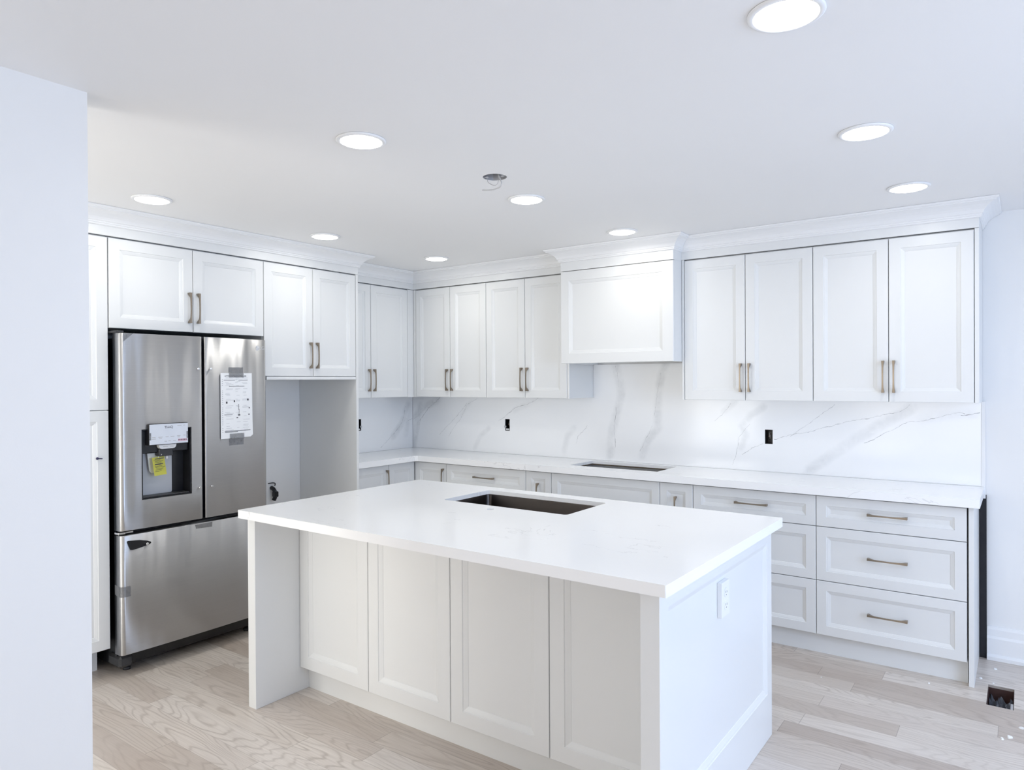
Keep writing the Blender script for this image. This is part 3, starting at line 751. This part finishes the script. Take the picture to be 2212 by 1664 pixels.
# ================================================================= REFRIGERATOR
FX = 0.662
FY0, FYM0, FYM1, FY1 = -2.772, -2.336, -2.322, -1.921
FZ0, FZM0, FZM1, FZ1 = 0.117, 0.720, 0.744, 1.744
t = thing('refrigerator', 'stainless steel french door refrigerator with water dispenser and bottom freezer', 'refrigerator', (0.35, -2.33, 0))
part('body', BM(box, 0.02, 0.566, -2.752, -1.942, 0.035, 1.722, 0.004), 'black', t)
part('gasket', BM(box, 0.566, 0.585, -2.765, -1.928, 0.10, 1.730), 'black', t)
b = BM(); box(b, 0.10, 0.585, -2.745, -1.948, 0.05, 0.098); part('base_grille', b, 'black', t)
b = BM(); lathe(b, (0.53, -2.69, 0.0), [(0.018, 0), (0.020, 0.012), (0.012, 0.014), (0.012, 0.05)], 16); part('foot', b, 'charcoal', t)
b = BM(); lathe(b, (0.53, -1.99, 0.0), [(0.018, 0), (0.020, 0.012), (0.012, 0.014), (0.012, 0.05)], 16); part('foot', b, 'charcoal', t)
b = BM(); lathe(b, (0.10, -2.69, 0.0), [(0.018, 0), (0.020, 0.012), (0.012, 0.014), (0.012, 0.05)], 16); part('foot', b, 'charcoal', t)
b = BM(); lathe(b, (0.10, -1.99, 0.0), [(0.018, 0), (0.020, 0.012), (0.012, 0.014), (0.012, 0.05)], 16); part('foot', b, 'charcoal', t)
b = BM(); box(b, 0.50, 0.625, -2.770, -2.700, 0.045, 0.105, 0.012); part('lower_bracket', b, 'charcoal', t)
def fdoor(y0, y1, z0, z1, rl, rr_, hole=None, bulge=0.009):
    """door skin: rounded vertical edges, slightly bowed front; optional rectangular hole"""
    XBK = 0.586; ys = []
    yc = (FY0+FY1)/2; half = (FY1-FY0)/2
    def xf(y):
        x = FX-bulge*((y-yc)/half)**2
        if y-y0 < rl: q = (rl-(y-y0))/rl; x -= rl*1.0*(1-math.sqrt(max(0, 1-q*q)))
        if y1-y < rr_: q = (rr_-(y1-y))/rr_; x -= rr_*1.0*(1-math.sqrt(max(0, 1-q*q)))
        return x
    n = 26
    for k in range(n+1): ys.append(y0+rl+(y1-y0-rl-rr_)*k/n)
    for k in range(7):
        ys.append(y0+rl*(1-math.cos(math.pi/2*k/7))); ys.append(y1-rr_*(1-math.cos(math.pi/2*k/7)))
    zs = [z0, z0+0.003, z1-0.003, z1]
    if hole: ys += [hole[0], hole[1]]; zs += [hole[2], hole[3]]
    ys = sorted(set(round(y, 5) for y in ys)); zs = sorted(set(round(z, 5) for z in zs))
    b = bmesh.new(); g = {}
    for i, y in enumerate(ys):
        for j, z in enumerate(zs):
            x = xf(y)-(0.003 if j in (0, len(zs)-1) else 0)
            g[i, j] = b.verts.new((x, y, z))
    for i in range(len(ys)-1):
        for j in range(len(zs)-1):
            if hole and hole[0]-1e-4 < (ys[i]+ys[i+1])/2 < hole[1]+1e-4 and hole[2]-1e-4 < (zs[j]+zs[j+1])/2 < hole[3]+1e-4: continue
            f = b.faces.new([g[i, j], g[i+1, j], g[i+1, j+1], g[i, j+1]]); f.smooth = True
    def back(v): return b.verts.new((XBK, v.co.y, v.co.z))
    ni, nj = len(ys)-1, len(zs)-1
    edge = [g[i, 0] for i in range(ni+1)]+[g[ni, j] for j in range(1, nj+1)]+[g[i, nj] for i in range(ni-1, -1, -1)]+[g[0, j] for j in range(nj-1, 0, -1)]
    edge = [b.verts.new(v.co) for v in edge]
    bk = [back(v) for v in edge]
    for k in range(len(edge)):
        b.faces.new([edge[k], edge[(k+1) % len(edge)], bk[(k+1) % len(bk)], bk[k]])
    if hole:
        i0, i1 = ys.index(round(hole[0], 5)), ys.index(round(hole[1], 5)); j0, j1 = zs.index(round(hole[2], 5)), zs.index(round(hole[3], 5))
        he = [g[i, j0] for i in range(i0, i1+1)]+[g[i1, j] for j in range(j0+1, j1+1)]+[g[i, j1] for i in range(i1-1, i0-1, -1)]+[g[i0, j] for j in range(j1-1, j0, -1)]
        he = [b.verts.new(v.co) for v in he]
        hb = [back(v) for v in he]
        for k in range(len(he)): b.faces.new([he[k], he[(k+1) % len(he)], hb[(k+1) % len(hb)], hb[k]])
    else: b.faces.new(bk)
    return b, xf
DH = (-2.667, -2.402, 0.890, 1.252)
b, xfl = fdoor(FY0, FYM0, FZM1, FZ1, 0.022, 0.010, DH); ld = part('left_door', b, 'steel', t)
b, xfr = fdoor(FYM1, FY1, FZM1, FZ1, 0.010, 0.022); rd = part('right_door', b, 'steel', t)
b, xff = fdoor(FY0, FY1, FZ0, FZM0, 0.022, 0.022); fd = part('freezer_drawer', b, 'steel', t)
def stud(par, x, y, z):
    b = BM(); lathe(b, (x, y, z), [(0.0045, -0.001), (0.0045, 0.004), (0.0065, 0.005), (0.0072, 0.012), (0.005, 0.0145)], 14, 'x'); part('handle_stud', b, 'chrome', par)
for y, z in ((-2.365, 1.567), (-2.360, 0.918)): stud(ld, xfl(y), y, z)
for y, z in ((-2.292, 1.568), (-2.289, 0.917)): stud(rd, xfr(y), y, z)
# dispenser
dp = part('dispenser_recess', BM(), 'black', t)
bpy.data.objects.remove(dp)
b = BM(); e = 0.001
y0, y1, z0, z1 = DH
xf0 = min(xfl(y0), xfl(y1))-0.001
for p in ((y0+e, y0+0.006, z0+e, z1-e), (y1-0.006, y1-e, z0+e, z1-e), (y0+0.006, y1-0.006, z0+e, z0+0.006), (y0+0.006, y1-0.006, z1-0.006, z1-e)):
    box(b, 0.575, xf0, *p)
box(b, 0.566, 0.575, y0+e, y1-e, z0+e, z1-e)
box(b, 0.575, 0.640, y0+0.006, y1-0.006, 1.125, z1-0.006, 0.004)
dp = part('dispenser', b, 'black', t)
b = BM(); slab(b, rect(-2.648, -2.474, 0.900, 1.1245, 0.012, 4), [], 0.5855, 0.590, 'x')
part('bay_back', b, 'greyplastic', dp)
b = BM(); box(b, 0.590, 0.652, y0+0.008, y1-0.008, z0+0.007, z0+0.013, 0.001); part('drip_tray', b, 'charcoal', dp)
b = BM()
box(b, 0.640, 0.678, -2.6385, -2.4295, 1.168, 1.279, 0.002); cp = part('control_panel', b, 'black', dp)
XFm = 0.6791
b = BM(); box(b, 0.678, 0.6788, -2.637, -2.431, 1.171, 1.276)
for yy_, zz, wd in ((-2.615, 1.208, .018), (-2.580, 1.208, .022), (-2.545, 1.208, .016), (-2.516, 1.209, .020), (-2.482, 1.210, .018), (-2.450, 1.211, .012),
                    (-2.615, 1.200, .022), (-2.580, 1.202, .014), (-2.482, 1.203, .014), (-2.552, 1.185, .012), (-2.532, 1.186, .012), (-2.505, 1.186, .014), (-2.478, 1.265, .022), (-2.452, 1.265, .010)):
    box(b, XFm-0.0005, XFm+0.0002, yy_-wd/2, yy_+wd/2, zz-0.0016, zz+0.0016, 0, 1)
box(b, XFm-0.0005, XFm+0.0002, -2.486, -2.436, 1.180, 1.194, 0, 2)
for k in range(8): box(b, XFm-0.0004, XFm+0.0004, -2.484+k*0.0062, -2.4805+k*0.0062, 1.184, 1.192, 0, 3)
for yy_ in (-2.633, -2.435): box(b, XFm-0.0004, XFm+0.0003, yy_-0.004, yy_+0.004, 1.195, 1.232, 0, 4)
part('panel_film', b, ['film', 'ink', 'pink', 'inkdark', 'tape'], dp, 'pale blue printed film over the controls')
part('lettering', text_bm('ThinQ', 0.0175, (XFm, -2.536, 1.258), (0, 1, 0), (0, 0, 1)), 'inkdark', dp, 'dark grey word on the film')
b = BM(); slab(b, [(-2.583, 1.1675), (-2.489, 1.1675), (-2.491, 1.156), (-2.497, 1.148), (-2.507, 1.145), (-2.566, 1.145), (-2.575, 1.148), (-2.581, 1.156)], [], 0.643, 0.668, 'x')
for yy_, wd in ((-2.548, .026), (-2.514, .018)): box(b, 0.6675, 0.6684, yy_-wd/2, yy_+wd/2, 1.1545, 1.1575, 0, 1)
part('nozzle_cover', b, ['lightplastic', 'ink'], dp)
b = BM(); box(b, 0.612, 0.655, -2.576, -2.500, 1.106, 1.146, 0.004); part('chute', b, 'charcoal', dp)
b = BM(); lathe(b, (0.635, -2.524, 1.088), [(0.006, 0), (0.007, 0.004), (0.007, 0.02)], 12); part('water_spout', b, 'lightplastic', dp)
b = BM(); slab(b, [(-2.616, 1.122), (-2.556, 1.122), (-2.562, 1.03), (-2.572, 1.018), (-2.596, 1.018), (-2.606, 1.03)], [], 0.606, 0.612, 'x'); part('paddle', b, 'lightplastic', dp)
# freezer handle pocket, hinge strip, logo, tapes
b = BM(); xq = xff(-2.69)
slab(b, [(-2.744, 0.690), (-2.738, 0.694), (-2.680, 0.6875), (-2.640, 0.677), (-2.624, 0.669), (-2.622, 0.663), (-2.634, 0.656), (-2.680, 0.648), (-2.716, 0.644), (-2.727, 0.646), (-2.736, 0.665)], [], xq-0.012, xq+0.0025, 'x')
part('handle_recess', b, 'black', fd)
stud(fd, xq+0.001, -2.646, 0.663)
b = BM(); box(b, 0.600, 0.640, -2.778, -2.742, 0.726, 0.738, 0.002); box(b, 0.600, 0.634, -2.738, -2.70, 0.727, 0.737, 0.002); part('hinge', b, 'chrome', t, 'shiny hinge between upper door and freezer')
b = BM(); box(b, 0.55, 0.64, FY0-0.012, FY0+0.03, 1.7445, 1.756, 0.003); part('hinge', b, 'charcoal', t)
b = BM(); lathe(b, (xfr(-1.989)-0.001, -1.989, 1.694), [(0.0150, 0), (0.0150, 0.0012)], 24, 'x'); lg = part('logo', b, 'lightplastic', rd, 'small round maker emblem')
b = BM()
xe = xfr(-1.989)+0.0004
tube(b, [(xe, -1.989, 1.702), (xe, -1.989, 1.690), (xe, -1.985, 1.689)], 0.0010, 6)
lathe(b, (xe, -1.9935, 1.699), [(0.0020, 0), (0.0020, 0.0006)], 10, 'x')
tube(b, [(xe, -1.9795, 1.694), (xe, -1.9815, 1.6862), (xe, -1.989, 1.6825), (xe, -1.9965, 1.686), (xe, -1.9998, 1.694), (xe, -1.9965, 1.7018), (xe, -1.989, 1.705)], 0.0010, 6)
part('emblem_lines', b, 'greyplastic', rd)
part('lettering', text_bm('LG', 0.029, (xfr(-1.955)+0.0005, -1.956, 1.694), (0, 1, 0), (0, 0, 1), 0.001), 'lightplastic', rd)
b = BM(); TY = [FY0+0.0004+0.022*(1-math.cos(math.pi/2*k/10)) for k in range(11)]+[FY0+0.030, FY0+0.038, FY0+0.046]
for ya, yb_ in zip(TY, TY[1:]):
    f = quad(b, [(xff(ya)+0.0012, ya, 0.412), (xff(yb_)+0.0012, yb_, 0.411), (xff(yb_)+0.0012, yb_, 0.461), (xff(ya)+0.0012, ya, 0.466)])
quad(b, [(0.590, FY0-0.0012, 0.420), (xff(TY[0])+0.0012, FY0-0.0012, 0.412), (xff(TY[0])+0.0012, FY0-0.0012, 0.466), (0.590, FY0-0.0012, 0.470)])
bmesh.ops.remove_doubles(b, verts=list(b.verts), dist=0.0009)
part('tape', b, 'tape', fd, 'grey shipping tape wrapped round the edge', recalc=False)
b = BM(); quad(b, [(xff(-2.38)+0.0008, -2.380, 0.694), (xff(-2.29)+0.0008, -2.286, 0.690), (xff(-2.29)+0.0008, -2.284, 0.7165), (xff(-2.38)+0.0008, -2.386, 0.7165)]); part('tape', b, 'tape', fd)
b = BM()
c_ = [FY0+0.020, FY0+0.036, FY0+0.052, FY0+0.068]
for k in range(3):
    za, zb = 1.700+k*0.0145, 1.700+(k+1)*0.0145
    quad(b, [(xfl(c_[k])+0.0007, c_[k], za), (xfl(c_[k+1])+0.0007, c_[k+1], zb), (xfl(c_[k+1])+0.0007, c_[k+1], 1.7425), (xfl(c_[k])+0.0007, c_[k], 1.7425)])
part('tape', b, 'tape', ld, 'triangle of grey corner tape')
# ---- instruction sheet taped to the right door
t = thing('instruction_sheet', 'white printed instruction sheet taped to the right refrigerator door', 'paper sheet', (FX+0.002, -2.13, 1.17))
PY0, PY1, PZ0, PZ1 = -2.231, -2.028, 1.172, 1.545
def px(u, v): return xfr(PY0+(PY1-PY0)*u)+0.0025+0.004*math.sin(u*3.1)*(1-v)*0.8+0.010*max(0, u-0.75)*max(0, 0.25-v)*4+0.0015*(1-u)**3
b = BM(); NU, NV = 12, 16; g = {}
for i in range(NU+1):
    for j in range(NV+1):
        u, v = i/NU, j/NV
        zz = PZ0+(PZ1-PZ0)*v+(0.004*u if j == 0 else 0)
        yy_ = PY0+(PY1-PY0)*u+0.004*(1-v)*u
        if j == 0 and i == NU: zz += 0.012
        g[i, j] = b.verts.new((px(u, v), yy_, zz))
for i in range(NU):
    for j in range(NV):
        f = b.faces.new([g[i, j], g[i+1, j], g[i+1, j+1], g[i, j+1]]); f.smooth = True
def bar(b, u0, u1, v, h, mi=1):
    P = []
    n_ = max(1, int((u1-u0)*10))
    for k in range(n_):
        a, c = u0+(u1-u0)*k/n_, u0+(u1-u0)*(k+1)/n_
        f = lambda u, vv: (px(u, vv)+0.0006, PY0+(PY1-PY0)*u+0.004*(1-vv)*u, PZ0+(PZ1-PZ0)*vv)
        quad(b, [f(a, v-h/2), f(c, v-h/2), f(c, v+h/2), f(a, v+h/2)], mi)
rr = random.Random(11)
for v in [0.925, 0.90, 0.87, 0.855, 0.84, 0.825, 0.81, 0.76, 0.745, 0.715, 0.695, 0.675, 0.66, 0.60, 0.585, 0.57, 0.50, 0.485, 0.47, 0.40, 0.385, 0.37, 0.34, 0.30, 0.285, 0.25, 0.235, 0.205, 0.19, 0.16, 0.13]:
    for u0, u1 in ((0.13, 0.40), (0.45, 0.62), (0.66, 0.92)):
        if rr.random() < 0.62:
            a = u0+rr.uniform(0, 0.05); bar(b, a, a+(u1-a)*rr.uniform(0.4, 1.0), v, 0.0035)
for k in range(30):
    if rr.random() < 0.85: bar(b, 0.045, 0.072, 0.90-k*0.0285, 0.009)
bar(b, 0.11, 0.36, 0.365, 0.014)
bar(b, 0.10, 0.45, 0.893, 0.007, 2); bar(b, 0.56, 0.86, 0.893, 0.007, 2); bar(b, 0.26, 0.75, 0.797, 0.007, 2)
for (u, v) in ((0.55, 0.50), (0.55, 0.46), (0.56, 0.42), (0.555, 0.38)): bar(b, u, u+0.012, v, 0.05, 2)
bar(b, 0.53, 0.60, 0.355, 0.018, 2); bar(b, 0.48, 0.53, 0.315, 0.014, 2); bar(b, 0.40, 0.44, 0.57, 0.03, 2); bar(b, 0.16, 0.21, 0.55, 0.03, 2); bar(b, 0.83, 0.88, 0.59, 0.03, 2); bar(b, 0.86, 0.91, 0.36, 0.015, 2); bar(b, 0.88, 0.91, 0.46, 0.02, 2)
bar(b, 0.12, 0.92, 0.115, 0.008, 2); bar(b, 0.12, 0.52, 0.10, 0.008, 2)
part('sheet', b, ['paper', 'ink', 'inkdark'], t, recalc=False)
b = text_bm('ATTENTION: INSTALLER', 0.0128, (0, PY0+0.096, PZ0+0.355), (0, 1, 0), (0, 0, 1))
for v in b.verts: v.co.x += px((v.co.y-PY0)/(PY1-PY0), (v.co.z-PZ0)/(PZ1-PZ0))+0.0009
part('heading', b, 'inkdark', t)
for rows in (((1.578, .0010), (1.549, .0014), (1.545, .0058), (1.520, .0058)), ((1.133, .0010), (1.167, .0014), (1.172, .0078), (1.200, .0078))):
    b = BM(); prev = None
    for z_, o1 in rows:
        cur = [b.verts.new((xfr(y)+o1, y, z_)) for y in (-2.177, -2.146, -2.115, -2.084)]
        if prev:
            for k in range(3): b.faces.new([prev[k], prev[k+1], cur[k+1], cur[k]])
        prev = cur
    part('tape', b, 'tape', t, 'grey translucent tape')
# ---- yellow card hanging in the dispenser
t = thing('hang_tag', 'yellow printed card hanging in the refrigerator water dispenser', 'tag', (0.64, -2.57, 1.0))
A = Vector((0.640, -2.606, 1.100)); Ub = Vector((0, 0.065, 0.004)); Vb = Vector((0.010, 0.008, -0.095))
b = BM(); q4 = [A, A+Ub, A+Ub+Vb, A+Vb]; f = quad(b, q4)
bmesh.ops.solidify(b, geom=[f], thickness=0.0008); rr = random.Random(2)
for k, v in enumerate((0.07, 0.16, 0.22, 0.28, 0.36, 0.40, 0.48, 0.54, 0.62, 0.68, 0.76)):
    h = 0.045 if k in (0, 4) else 0.018; u0 = rr.uniform(0.08, 0.2); u1 = rr.uniform(0.6, 0.94)
    o_ = Vector((0.0012, 0, 0))
    quad(b, [A+Ub*u0+Vb*v+o_, A+Ub*u1+Vb*v+o_, A+Ub*u1+Vb*(v+h)+o_, A+Ub*u0+Vb*(v+h)+o_], 1)
part('card', b, ['yellow', 'inkdark'], t, recalc=False)
b = BM(); tube(b, [A+Ub*0.5+Vector((0.001, 0, -0.004)), A+Ub*0.55+Vector((0.004, 0, 0.004)), A+Ub*0.58+Vector((0.012, 0.002, 0.008)), A+Ub*0.6+Vector((0.0175, 0.004, 0.014))], 0.0015, 6); part('tie', b, 'white_plastic', t)

# ================================================================= CEILING FITTINGS
def potlight(loc, label):
    t = thing('recessed_light', label, 'ceiling light', loc, 'round recessed ceiling lights')
    x, y, z = loc
    b = BM(); lathe(b, (x, y, z), [(0.089, -0.0005), (0.0895, -0.004), (0.086, -0.007), (0.076, -0.0085), (0.074, -0.006), (0.0735, -0.0005)], 48); part('trim_ring', b, 'trim', t)
    b = BM(); lathe(b, (x, y, z), [(0.073, -0.002), (0.0732, -0.0075), (0.066, -0.0105), (0.045, -0.0125), (0.018, -0.0135), (0.004, -0.0136)], 40); part('lens', b, 'lens', t, 'glowing white lens')
    l = bpy.data.lights.new('beam', 'AREA'); l.shape = 'DISK'; l.size = 0.13; l.energy = POTW; l.color = (1.0, 0.97, 0.89); l.spread = math.radians(170)
    o = bpy.data.objects.new('beam', l); COL.objects.link(o); o.parent = t; o.location = (0, 0, -0.016)
    return t
def dup(root, loc, label):
    r = root.copy(); COL.objects.link(r); r.location = loc; r['label'] = label
    for ch in list(root.children):
        c = ch.copy(); COL.objects.link(c); c.parent = r
    return r
POTS = [(0.949, -2.753, 'glowing round ceiling light in front of the pantry and refrigerator'),
 (2.367, -2.715, 'glowing round ceiling light over the near left part of the island'),
 (0.919, -1.698, 'glowing round ceiling light in front of the cabinet above the empty opening'),
 (0.936, -0.720, 'glowing round ceiling light nearest the room corner'),
 (2.376, -1.673, 'glowing round ceiling light just right of the open ceiling box'),
 (2.406, -0.725, 'glowing round ceiling light just left of the hood crown top'),
 (3.856, -2.714, 'large nearest ceiling light, cut by the top photo edge'),
 (3.864, -1.707, 'glowing round ceiling light in the middle of the right hand row'),
 (3.893, -0.790, 'glowing round ceiling light close to the crown above the right uppers')]
p0 = potlight((POTS[0][0], POTS[0][1], ZC), POTS[0][2])
for x, y, lb in POTS[1:]: dup(p0, (x, y, ZC), lb)
# open junction box
t = thing('junction_box', 'open round metal ceiling box with loose wires above the island', 'ceiling box', (BOX[0], BOX[1], ZC))
b = BM(); lathe(b, (BOX[0], BOX[1], ZC), [(0.0505, 0.0), (0.0505, 0.045), (0.0485, 0.045), (0.0485, 0.002)], 8, smooth=False, cap=False)
lathe(b, (BOX[0], BOX[1], ZC), [(0.0505, 0.043), (0.0505, 0.046)], 8, smooth=False)
part('box', b, 'galv', t)
for dx, dy in ((0.034, 0.012), (-0.034, -0.012)):
    b = BM(); box(b, BOX[0]+dx-0.009, BOX[0]+dx+0.009, BOX[1]+dy-0.007, BOX[1]+dy+0.007, ZC+0.002, ZC+0.004); part('tab', b, 'galv', t)
b = BM()
for dx, dy in ((-0.022, 0.018), (0.008, 0.025)): lathe(b, (BOX[0]+dx, BOX[1]+dy, ZC+0.0425), [(0.009, 0), (0.009, 0.0008)], 14)
part('knockout', b, 'black', t)
b = BM(); tube(b, [(2.485, -2.045, ZC+0.040), (2.495, -2.055, 2.376), (2.511, -2.055, 2.341), (2.503, -2.055, 2.323), (2.480, -2.055, 2.318), (2.455, -2.055, 2.317), (2.407, -2.055, 2.324)], 0.0026, 8); part('wire', b, 'wire', t)
b = BM(); tube(b, [(2.440, -2.05, ZC+0.035), (2.436, -2.055, 2.360), (2.458, -2.055, 2.340), (2.481, -2.055, 2.334), (2.494, -2.055, 2.350), (2.490, -2.05, ZC+0.03)], 0.0014, 6); part('wire', b, 'wire', t)

# ================================================================= FLOOR DETAILS
t = thing('floor_duct', 'open rectangular heating duct hole in the floor by the baseboard', 'floor duct', (4.23, -0.477, -0.2))
b = BM(); hx0, hx1, hy0, hy1 = 4.179, 4.281, -0.606, -0.348
for p in ((hx0, hx0+0.002, hy0, hy1), (hx1-0.002, hx1, hy0, hy1), (hx0, hx1, hy0, hy0+0.002), (hx0, hx1, hy1-0.002, hy1)): box(b, *p, -0.22, -0.012)
box(b, hx0, hx1, hy0, hy1, -0.222, -0.22); part('duct', b, 'duct', t)
b = BM(); rr = random.Random(9); g = {}
for i in range(13):
    for j in range(19):
        x = hx0+0.006+(hx1-hx0-0.012)*i/12; y = hy0+0.006+(hy1-hy0-0.04)*j/18
        g[i, j] = b.verts.new((x, y, -0.060+0.030*math.sin(i*1.1+j*0.6)*math.cos(j*0.9)+rr.uniform(-0.012, 0.012)))
for i in range(12):
    for j in range(18): b.faces.new([g[i, j], g[i+1, j], g[i+1, j+1], g[i, j+1]])
part('crumpled_wrap', b, 'crumple', t, 'crumpled dark plastic wrap')
b = BM(); box(b, hx1-0.012, hx1-0.002, hy0+0.002, hy0+0.10, -0.05, -0.012); part('duct_flap', b, 'galv', t)
CR = [(4.200, -0.117, 0.010, 'white plaster chip on the floor closest to the baseboard'), (4.146, -0.285, 0.008, 'white plaster chip on the floor at the base end panel'),
      (4.198, -0.321, 0.005, 'tiny white chip on the floor at the edge of the duct hole'), (3.941, -0.500, 0.008, 'white plaster chip below the rightmost drawers'),
      (3.498, -0.728, 0.005, 'tiny white chip alone on the floor right of the island'),
      (4.309, -0.788, 0.011, 'white plaster chip on the floor at the right photo edge, below the duct hole'), (4.270, -0.911, 0.011, 'pair of white plaster chips in front of the duct hole, right one'),
      (4.244, -0.943, 0.008, 'pair of white plaster chips in front of the duct hole, left one')]
rr = random.Random(4)
for x, y, r, lb in CR:
    b = BM(); n_ = 7
    ang = [2*math.pi*(k+rr.uniform(-0.25, 0.25))/n_ for k in range(n_)]; rad = [r*rr.uniform(0.55, 1.15) for k in range(n_)]
    lo = [b.verts.new((x+q*math.cos(a), y+q*math.sin(a), 0.0)) for a, q in zip(ang, rad)]
    hi = [b.verts.new((x+0.7*q*math.cos(a), y+0.7*q*math.sin(a), r*rr.uniform(0.35, 0.75))) for a, q in zip(ang, rad)]
    for k in range(n_): b.faces.new([lo[k], lo[(k+1) % n_], hi[(k+1) % n_], hi[k]])
    b.faces.new(hi); b.faces.new(lo[::-1])
    single('plaster_chip', b, 'plaster', lb, 'debris', (x, y, 0), 'plaster chips on the floor')
